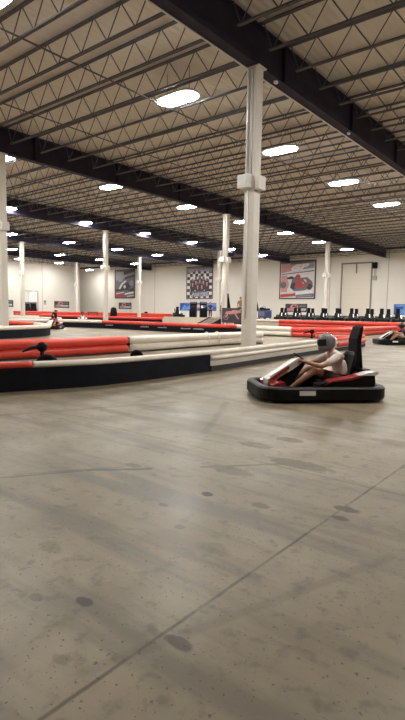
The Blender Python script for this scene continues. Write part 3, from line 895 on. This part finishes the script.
    sc_ = MB(); sc_.tube([c_-q*.02, (.50, 0, .36)], .014, 8); sc_.build('steering_column', M['steel'], t)
    return t
HD = math.atan2(-.73, -.68)
KC = (-3.90, 7.84)
kart = make_kart((*KC, 0), HD, 'black go kart with white nose and red pods, driven left across the foreground')
drv = driver((*KC, 0), HD, 'person in pale t-shirt, dark shorts and grey helmet driving the foreground kart', 'shirt_white', 'shorts_dark', 'helmet')

def seat_driver(loc, rz, lab, shirt, shorts, helm):
    return copy_tree(drv, loc, rz, lab, swap={M['shirt_white']: M[shirt], M['shorts_dark']: M[shorts], M['helmet']: M[helm]})
rzl = math.atan2(-.75, .66)     # towards the camera
copy_tree(kart, (-31.6, 21.6, 0), rzl, 'black go kart facing the camera beside the rounded left barrier')
seat_driver((-31.6, 21.6, 0), rzl, 'person in dark red shirt and black helmet in the kart by the left barrier', 'shirt_red', 'trousers', 'helmet_black')
copy_tree(kart, (-52.5, 40.4, 0), math.radians(-35), 'distant go kart behind the middle dark barrier, left of the bench', swap={M['kart_red']: M['kart_white']})
seat_driver((-52.5, 40.4, 0), math.radians(-35), 'person in grey shirt in the distant kart left of the bench', 'shirt_grey', 'trousers', 'helmet')
rzr = math.atan2(-.629, -.777)
copy_tree(kart, (-8.15, 25.2, 0), rzr, 'black go kart cut by the right edge, beside the red rounded barrier end', swap={M['kart_red']: M['black']})
seat_driver((-8.15, 25.2, 0), rzr, 'person in navy shirt and tan shorts in the kart at the right edge', 'shirt_navy', 'shorts_tan', 'helmet_black')

# ------------------------------------------------------------------ pit deck with the parked karts
PX0, PX1, PY0, PY1, PZ = -41.2, -2.0, 43.5, 54.2, .82
pd = MB(); pd.box(PX0, PX1, PY0, PY1, 0, PZ); po = pd.build('trim_pit_deck', M['deck_conc'], kind='structure')
MB().box(PX0, PX1, PY0-.03, PY0, 0, PZ).build('trim_pit_face', M['deck_face'], kind='structure')
rl = thing('pit_rail', 'padded rail along the pit deck edge, white left then red in front of parked karts', 'rail', (0, 0, 0))
MB().tube([(-32.1, PY0-.14, .70), (-25.4, PY0-.14, .70)], .10, 10).build('rail_tube', M['white_vinyl'], rl)['label'] = 'white rail tube'
for z in (.66, .32): MB().tube([(-25.4, PY0-.20, z), (PX1, PY0-.20, z)], .165, 12).build('rail_tube', M['red'], rl)['label'] = 'red rail tube'
XS = [-27.0, -25.45, -23.8, -22.35, -20.8, -19.25, -17.8, -16.4, -14.9]
plab = ['parked go kart at the left end of the pit row, right of the blue cart', 'second parked go kart from the left, below the red-marked sign', 'third parked go kart from the left in the pit row',
        'fourth parked go kart from the left in the pit row', 'fifth parked go kart, left of the tall door', 'sixth parked go kart, in front of the tall door\'s left half',
        'seventh parked go kart, in front of the tall door\'s right track', 'eighth parked go kart, right of the tall door', 'ninth parked go kart, below the blue banner at right']
for i, x in enumerate(XS):
    copy_tree(kart, (x, 46.3+.15*math.sin(i*2.3), PZ), math.radians(-65+1*math.sin(i*1.7)), plab[i], 'parked karts in the front pit row', swap={M['kart_red']: M['black'], M['kart_white']: M['black_matt']})
for i in range(8):
    copy_tree(kart, (-28.1+1.62*i+.12*math.sin(i*3.1), 49.0+.2*math.sin(i*1.3), PZ), math.radians(-65+1*math.sin(i*2.1)), 'parked go kart in the back pit row, %s of eight from the left' % ORD[i], 'parked karts in the back pit row', swap={M['kart_red']: M['black'], M['kart_white']: M['black_matt']})
copy_tree(kart, (-40.2, 44.9, PZ), math.radians(-40), 'low parked go kart at the far left end of the pit deck', swap={M['kart_red']: M['black'], M['kart_white']: M['black_matt']})
# arcade racing cabinets
def cabinet(loc, rz, lab, grp=None, glow=True):
    t = thing('arcade_cabinet', lab, 'arcade cabinet', loc, rz, grp)
    p = [(.40, 0), (.42, .70), (.30, .95), (.10, 1.02), (.02, 1.50), (.12, 1.60), (.10, 1.78), (-.40, 1.78), (-.42, 0)]
    MB().prism(p, 'y', -.38, .38).build('body', M['black_matt'], t)
    MB().prism([(.095, 1.06), (.035, 1.46), (.025, 1.45), (.085, 1.05)], 'y', -.30, .30).build('screen', M['visor'], t)
    w = MB(); c_ = V((.34, 0, .98)); w.tube([c_+V((.10*math.cos(u)*.5, .14*math.sin(u), .10*math.cos(u))) for u in [2*PI*k/16 for k in range(16)]], .016, 6, closed=True); w.tube([c_, (.2, 0, .92)], .02, 6)
    w.build('steering_wheel', M['black'], t)
    MB().box(.085, .125, -.36, .36, 1.60, 1.76).build('marquee', M['p_mid'], t)
    return t
cb = cabinet((-38.3, 45.4, PZ), math.radians(-60), 'black arcade cabinet on the pit deck, left of two before the blue banner', 'arcade cabinets before the blue banner')
copy_tree(cb, (-36.75, 45.4, PZ), math.radians(-40), 'black arcade cabinet on the pit deck, right of two before the blue banner', 'arcade cabinets before the blue banner')
for i, (y, z) in enumerate(((53.6, 0), (55.0, 0))):
    copy_tree(cb, (XL-1.4, y, 0), math.radians(-20), ['black machine in the left wall opening, left of two', 'black machine in the left wall opening, right of two'][i], 'machines in the left wall opening').scale = (1.5, 1.35, 1.55)
p1 = stander((-35.9, 45.6, PZ), math.radians(-50), 'person in dark navy clothes standing before the blue banner on the pit deck', 'shirt_navy', 'trousers')
copy_tree(p1, (-34.5, 45.9, PZ), math.radians(-110), 'person in dark grey standing left of the kart board on the pit deck', swap={M['shirt_navy']: M['black_matt']})
pod = MB(); pod.box(-.35, .35, -.35, .35, 0, .92, bevel=.02)
tag(pod.build('step_box', M['wood'], loc=(-23.3, 33.5, 0)), 'brown step box hidden behind the dark kart board', 'box')
copy_tree(p1, (-23.3, 33.5, .92), math.radians(-70), 'person in tan shirt seen above the right end of the dark kart board', swap={M['shirt_navy']: M['shirt_tan']})
# dark board with a pinkish kart drawing, on legs before the deck
bd = thing('kart_board', 'dark board with a pinkish kart drawing left of the nearest pillar', 'board', (-23.3, 32.4, 0), math.radians(36))
MB().box(-.82, .82, -.04, .04, .62, 1.78, bevel=.015).build('board', M['p_dark'], bd)
lg = MB()
for x in (-.7, .7): lg.box(x-.04, x+.04, -.03, .03, 0, .62); lg.box(x-.05, x+.05, -.25, .25, 0, .05)
lg.build('legs', M['black'], bd)
dr = MB()
for pts in ([(-.9, 1.35), (-.7, 1.6), (-.2, 1.62), (.1, 1.75), (.9, 1.70), (1.05, 1.5), (.5, 1.38), (-.3, 1.3)], [(-.9, 1.0), (-.6, 1.35), (-.5, 1.3), (-.72, .95)], [(.25, 1.35), (.45, 1.35), (.8, .85), (.68, .8)], [(.7, 1.65), (1.0, 1.88), (1.1, 1.85), (.95, 1.6)]):
    dr.prism([(x*.66, .62+(z-.45)*.78) for x, z in pts], 'y', -.055, -.042)
dr.tube([(-.50+.17*math.cos(u), -.05, 1.05+.19*math.sin(u)) for u in [2*PI*k/18 for k in range(18)]], .022, 6, closed=True)
dr.build('kart_drawing', M['p_pink'], bd)
rp = thing('ramp', 'brown sloping ramp from the pit deck beside the dark kart board', 'ramp', (-33.2, 43.4, 0))
MB().prism([(-.0, .81), (-.25, .81), (-2.6, .03), (-2.6, 0), (0, 0)], 'x', -.9, .9).build('slope', M['ramp'], rp)
for x in (-.98, .90):
    MB().prism([(0, .90), (-.25, .90), (-2.6, .12), (-2.6, 0), (0, 0)], 'x', x, x+.08).build('side_board', M['black_matt'], rp)
def flag(loc, h, lab):
    t = thing('feather_flag', lab, 'flag', loc)
    MB().tube([(0, 0, 0), (0, 0, h)], [.035, .015], 8).build('pole', M['black'], t)
    MB().prism([(.02, .75), (.42, .85), (.34, h*.6), (.10, h-.02), (.02, h)], 'y', -.008, .008).build('cloth', M['black_matt'], t)
    MB().lathe((0, 0, 0), [(.02, 0), (.26, 0), (.26, .05), (.05, .09)], 16).build('foot', M['black'], t)
flag((-24.25, 33.0, 0), 2.95, 'thin black feather flag rising behind the left part of the kart board')
flag((-29.35, 45.0, PZ), 2.05, 'thin black feather flag just right of the nearest pillar')
bc = thing('equipment_cart', 'dark blue equipment cart with a black bag on top, right of the nearest pillar', 'cart', (-27.95, 44.6, PZ), math.radians(-20))
MB().box(-.62, .62, -.42, .42, .12, .92, bevel=.05).build('cabinet', M['blue'], bc)
w_ = MB()
for x in (-.5, .5):
    for y in (-.32, .32): w_.lathe((x, y-.03, .07), [(.01, 0), (.07, 0), (.07, .06), (.01, .06)], 12, axis='y')
w_.build('casters', M['rubber'], bc)
hd = MB(); hd.tube([(.62, -.3, .7), (.78, -.3, .85), (.78, .3, .85), (.62, .3, .7)], .02, 8); hd.build('push_handle', M['steel'], bc)
lbx = MB()
for x in (-.45, .05): lbx.box(x, x+.42, -.435, -.42, .30, .78)
lbx.build('drawer_fronts', M['p_mid'], bc)
bg = thing('bag', 'black bag lying on the blue equipment cart', 'bag', (-28.0, 44.65, PZ+.92))
MB().prism([(-.5, 0), (-.55, .12), (-.38, .28), (-.1, .22), (.1, .14), (.45, .18), (.5, .05), (.45, 0)], 'y', -.25, .25).build('bag_body', M['black_matt'], bg)
MB().tube([(-.35, 0, .26), (-.2, 0, .42), (0, 0, .38), (.1, 0, .16)], .02, 6).build('bag_strap', M['black'], bg)

# left background furniture
kb = thing('covered_machine', 'round-shouldered machine under a black cover, below the grey car poster', 'covered machine', (-56.0, 48.6, 0))
MB().lathe((0, 0, 0), [(.30, 0), (.50, .02), (.52, .35), (.50, 1.1), (.42, 1.65), (.30, 1.86), (.05, 1.92)], 18).build('black_cover', M['black_matt'], kb)
MB().lathe((0, 0, 0), [(.53, .10), (.56, .12), (.56, .20), (.53, .22)], 18).build('hem', M['black'], kb)
bn = thing('bench', 'brown wooden bench table left of the black covered machine', 'bench', (-60.4, 48.4, 0), math.radians(39))
MB().box(-.75, .75, -.30, .30, 1.0, 1.2, bevel=.02).build('top', M['wood'], bn)
for x in (-.65, .65):
    for y in (-.22, .22): MB().box(x-.05, x+.05, y-.05, y+.05, 0, 1.0).build('leg', M['wood'], bn)
for (p, lab) in (((-66.6, YB-.06, 1.2), 'small grey wall box left of the blue banner on the back wall'), ((XL+.06, 56.5, 2.35), 'small grey wall box right of the bright left opening')):
    w_ = thing('wall_box', lab, 'wall box', p, 0 if p[1] > 60 else PI/2)
    MB().box(-.22, .22, -.06, .055, 0, .85, bevel=.02).build('case', M['seam'], w_); MB().box(-.12, .12, -.08, -.06, .45, .7).build('dial', M['frame_dark'], w_)

# ------------------------------------------------------------------ posters, signs and banners
def text_mesh(txt, w, h, shear=0., bold=.0):
    cu = bpy.data.curves.new('t', 'FONT'); cu.body = txt; cu.extrude = .012; cu.shear = shear; cu.offset = bold; cu.align_x = 'CENTER'; cu.resolution_u = 2
    o = bpy.data.objects.new('t', cu); COL.objects.link(o); bpy.context.view_layer.update()
    me = bpy.data.meshes.new_from_object(o.evaluated_get(bpy.context.evaluated_depsgraph_get()))
    bpy.data.objects.remove(o); bpy.data.curves.remove(cu)
    xs = [v.co.x for v in me.vertices]; ys = [v.co.y for v in me.vertices]
    cx, cy = (max(xs)+min(xs))/2, (max(ys)+min(ys))/2; sx, sy = w/(max(xs)-min(xs)), h/(max(ys)-min(ys))
    for v in me.vertices: v.co = V(((v.co.x-cx)*sx, -v.co.z, (v.co.y-cy)*sy))
    return me
class Poster:
    """flat print in a frame; local x to the right, z up, -y towards the hall"""
    def __init__(s, name, lab, cat, c, w, h, rz=0, fw=.14, back='p_grey', grp=None):
        s.w, s.h = w, h; s.t = thing(name, lab, cat, c, rz, grp); s.ms = [M[back]]; s.mb = MB(); s.lay = 0
        s.mb.box(-w/2, w/2, -.06, -.02, -h/2, h/2)
        f = MB(); o = fw
        if fw:
            f.box(-w/2-o*.2, w/2+o*.2, -.10, 0, h/2-o, h/2+o*.2); f.box(-w/2-o*.2, w/2+o*.2, -.10, 0, -h/2-o*.2, -h/2+o)
            f.box(-w/2-o*.2, -w/2+o, -.10, 0, -h/2, h/2); f.box(w/2-o, w/2+o*.2, -.10, 0, -h/2, h/2)
            f.build('frame', M['frame_dark'], s.t)
    def mi(s, m):
        if M[m] not in s.ms: s.ms.append(M[m])
        return s.ms.index(M[m])
    def poly(s, m, pts):
        s.lay += 1; y = -.06-.0008*s.lay
        s.mb.prism([((u-.5)*s.w, (v-.5)*s.h) for u, v in pts], 'y', y, -.05, s.mi(m)); return s
    def rect(s, m, u0, v0, u1, v1, k=0): return s.poly(m, [(u0, v0), (u1, v0+k), (u1, v1+k), (u0, v1)])
    def disc(s, m, u, v, r, n=14):
        a_ = s.h/s.w; return s.poly(m, [(u+r*a_*math.cos(2*PI*k/n), v+r*math.sin(2*PI*k/n)) for k in range(n)])
    def text(s, m, txt, u, v, w, h, shear=0., rot=0., bold=.02):
        me = text_mesh(txt, w*s.w, h*s.h, shear, bold); me.materials.clear(); me.materials.append(M[m])
        o = bpy.data.objects.new('lettering', me); COL.objects.link(o); o.parent = s.t
        o.location = ((u-.5)*s.w, -.17, (v-.5)*s.h); o.rotation_euler = (0, rot, 0); return s
    def done(s): s.mb.build('print', s.ms, s.t); return s.t
YW = YB-.0
def wallc(x0, x1, z0, z1): return ((x0+x1)/2, YW, (z0+z1)/2), x1-x0, z1-z0
# kart poster headed GP
c_, w, h = wallc(-43.3, -36.85, 3.85, 9.95)
p = Poster('poster', 'large framed poster headed GP with a red kart racer, left of the tall door', 'poster', c_, w, h, back='p_pale')
p.rect('p_mid', .03, .93, .97, .98); p.poly('p_pink', [(.04, .68), (.40, .76), (.44, .92), (.04, .93)]); p.poly('p_mid', [(.30, .90), (.96, .93), (.96, .97), (.30, .95)])
p.poly('p_mid', [(.04, .66), (.96, .74), (.96, .71), (.04, .64)]); p.poly('p_grey', [(.42, .74), (.96, .80), (.96, .92), (.62, .90)])
p.rect('p_pink', .04, .18, .22, .62); p.disc('p_pink', .13, .38, .15); p.disc('p_mid', .11, .37, .09)
p.poly('p_mid', [(.30, .30), (.36, .52), (.46, .60), (.60, .55), (.78, .56), (.92, .44), (.94, .30), (.70, .22), (.42, .20)])
p.disc('p_red', .52, .57, .075); p.disc('p_dark', .40, .34, .09); p.disc('p_dark', .84, .31, .08); p.poly('p_red', [(.42, .30), (.50, .48), (.62, .46), (.70, .28)])
p.disc('p_pale', .70, .45, .06); p.poly('p_dark', [(.20, .56), (.34, .60), (.42, .56), (.36, .52), (.22, .52)]); p.poly('p_red', [(.60, .50), (.66, .52), (.82, .34), (.76, .32)])
p.poly('p_red', [(.03, .04), (.46, .07), (.46, .16), (.03, .12)]); p.poly('p_white', [(.47, .12), (.92, .16), (.92, .22), (.47, .17)]); p.poly('p_mid', [(.47, .03), (.97, .05), (.97, .14), (.47, .10)]); p.rect('p_pale', .06, .13, .40, .16, .01)
p.poly('p_grey', [(.5, .055), (.92, .075), (.92, .10), (.5, .08)])
p.text('p_white', 'GP', .58, .825, .50, .15, .35, -.10, .05); p.done()
# party poster with a chequered border
c_, w, h = wallc(-63.7, -57.4, 3.9, 9.9)
p = Poster('poster', 'large framed poster of a dark group of people on a chequered ground, upper lavender lettering', 'poster', c_, w, h, back='p_white')
nx, nz = 9, 10
for i in range(nx):
    for k in range(nz):
        if (i+k) % 2 == 0 and (i < 2 or i > nx-3 or k < 2 or k > nz-4): p.rect('p_dark', .03+.94*i/nx, .03+.94*k/nz, .03+.94*(i+1)/nx, .03+.94*(k+1)/nz)
p.poly('p_grey', [(.04, .80), (.5, .90), (.96, .80), (.96, .97), (.04, .97)])
for u, v, s_ in ((.24, .52, .9), (.37, .58, 1.), (.52, .62, 1.05), (.66, .58, 1.), (.79, .53, .9), (.44, .44, .85), (.60, .44, .85)):
    p.poly('p_dark', [(u-.09*s_, v-.30), (u-.10*s_, v-.04), (u-.05*s_, v+.02), (u+.05*s_, v+.02), (u+.10*s_, v-.04), (u+.09*s_, v-.30)])
    p.disc('p_mid', u, v+.06, .050*s_); p.poly('p_pink', [(u-.02, v-.14), (u-.03, v-.02), (u+.03, v-.02), (u+.02, v-.14)])
p.rect('p_mid', .22, .17, .80, .24); p.poly('p_mid', [(.2, .06), (.84, .08), (.84, .20), (.2, .18)])
p.text('p_lav', 'BIRTHDAY', .50, .885, .80, .10, 0, 0, .03); p.text('p_lav', 'PARTIES', .54, .135, .62, .12, .2, -.03, .04); p.done()
# grey car poster
c_, w, h = wallc(-84.2, -78.0, 4.1, 10.15)
p = Poster('poster', 'large framed grey poster of racing karts, nearest the hall corner', 'poster', c_, w, h, back='p_mid')
p.disc('p_grey', .27, .74, .17); p.poly('p_grey', [(.06, .62), (.5, .70), (.5, .9), (.06, .95)]); p.poly('p_dark', [(.45, .82), (.97, .92), (.97, .97), (.45, .93)]); p.poly('p_grey', [(.5, .74), (.97, .84), (.97, .88), (.5, .80)])
p.poly('p_dark', [(.5, .66), (.97, .74), (.97, .80), (.5, .72)]); p.poly('p_pale', [(.16, .30), (.34, .52), (.52, .62), (.60, .60), (.40, .48), (.26, .30)]); p.poly('p_dark', [(.28, .30), (.42, .46), (.66, .56), (.80, .40), (.60, .28)])
p.disc('p_grey', .84, .52, .10); p.disc('p_pale', .50, .40, .06); p.poly('p_dark', [(.06, .24), (.5, .28), (.96, .24), (.96, .34), (.5, .32), (.06, .33)]); p.poly('p_red', [(.05, .04), (.46, .06), (.46, .18), (.05, .15)])
p.poly('p_white', [(.06, .15), (.46, .19), (.46, .22), (.06, .18)]); p.poly('p_white', [(.50, .12), (.94, .17), (.94, .23), (.50, .17)]); p.poly('p_pale', [(.62, .05), (.94, .08), (.94, .11), (.62, .08)]); p.done()
# small dark signs with a red mark and a pale line
def sign(lab, c, w, h, rz=0):
    p = Poster('wall_sign', lab, 'sign', c, w, h, rz, 0, 'p_dark')
    p.poly('p_pink', [(.20, .48), (.30, .92), (.56, .92), (.60, .60), (.48, .48)]); p.poly('p_dark', [(.31, .58), (.36, .80), (.46, .80), (.48, .66), (.40, .58)]); p.poly('p_red', [(.44, .50), (.50, .86), (.56, .86), (.53, .50)])
    p.poly('p_mid', [(.62, .62), (.66, .86), (.94, .86), (.92, .62)])
    p.rect('p_pink', .08, .18, .40, .44); p.rect('p_pale', .41, .20, .94, .44)
    for k in range(9): p.rect('p_dark', .13+.09*k, .24, .15+.09*k, .40)
    p.rect('p_mid', .12, .06, .88, .12); return p.done()
sign('dark sign with a red mark below the GP kart poster', ((-42.1-38.15)/2, YW, 2.37), 3.95, 1.35)
sign('dark sign with a pinkish mark below the grey kart poster near the corner', ((-82.96-79.03)/2, YW, 2.5), 3.95, 1.35)
sign('dark sign with a pinkish mark on the left wall, right of the bright opening', (XL, (58.6+62.1)/2, 2.45), 3.5, 1.3, PI/2)
sign('dark sign on the left wall near the left edge pillar', (XL, 47.6, 2.4), 4.6, 1.25, PI/2)
p = Poster('banner', 'wide blue banner on the back wall behind the arcade cabinets', 'banner', (-60.6, YW, 2.4), 9.5, 1.45, 0, 0, 'p_blue')
p.poly('p_lblue', [(.04, .1), (.12, .8), (.2, .5), (.3, .9), (.34, .2)]); p.poly('p_pink', [(.42, .3), (.46, .85), (.62, .85), (.60, .3)]); p.poly('p_white', [(.45, .5), (.48, .72), (.58, .72), (.57, .5)]); p.rect('p_lblue', .66, .55, .97, .9); p.poly('p_lblue', [(.02, .0), (.1, .3), (.2, .1), (.2, .0)]); p.done()
p = Poster('banner', 'blue banner on the back wall at the right edge', 'banner', (-22.6, YW, 2.28), 3.7, 1.5, 0, 0, 'p_blue')
p.poly('p_lblue', [(.1, .05), (.2, .6), (.32, .5), (.4, .8), (.5, .3), (.45, .05)]); p.rect('p_lblue', .05, .78, .9, .92); p.done()
wb = thing('white_board', 'plain white panel under the left end of the wide blue banner', 'panel', (-64.2, YB-.03, .0))
MB().box(-1.2, 1.2, -.05, 0, .02, 1.60).build('panel', M['label_white'], wb); MB().box(-1.22, 1.22, -.12, 0, 0, .05).build('foot', M['seam'], wb)

# ------------------------------------------------------------------ light and colour
w = bpy.data.worlds.new('world'); SC.world = w; w.use_nodes = True
w.node_tree.nodes['Background'].inputs[0].default_value = (.5, .55, .6, 1); w.node_tree.nodes['Background'].inputs[1].default_value = .02
vs = SC.view_settings
vs.view_transform = 'Standard'; vs.look = 'None'; vs.exposure = 0.35; vs.gamma = 1; vs.use_curve_mapping = False
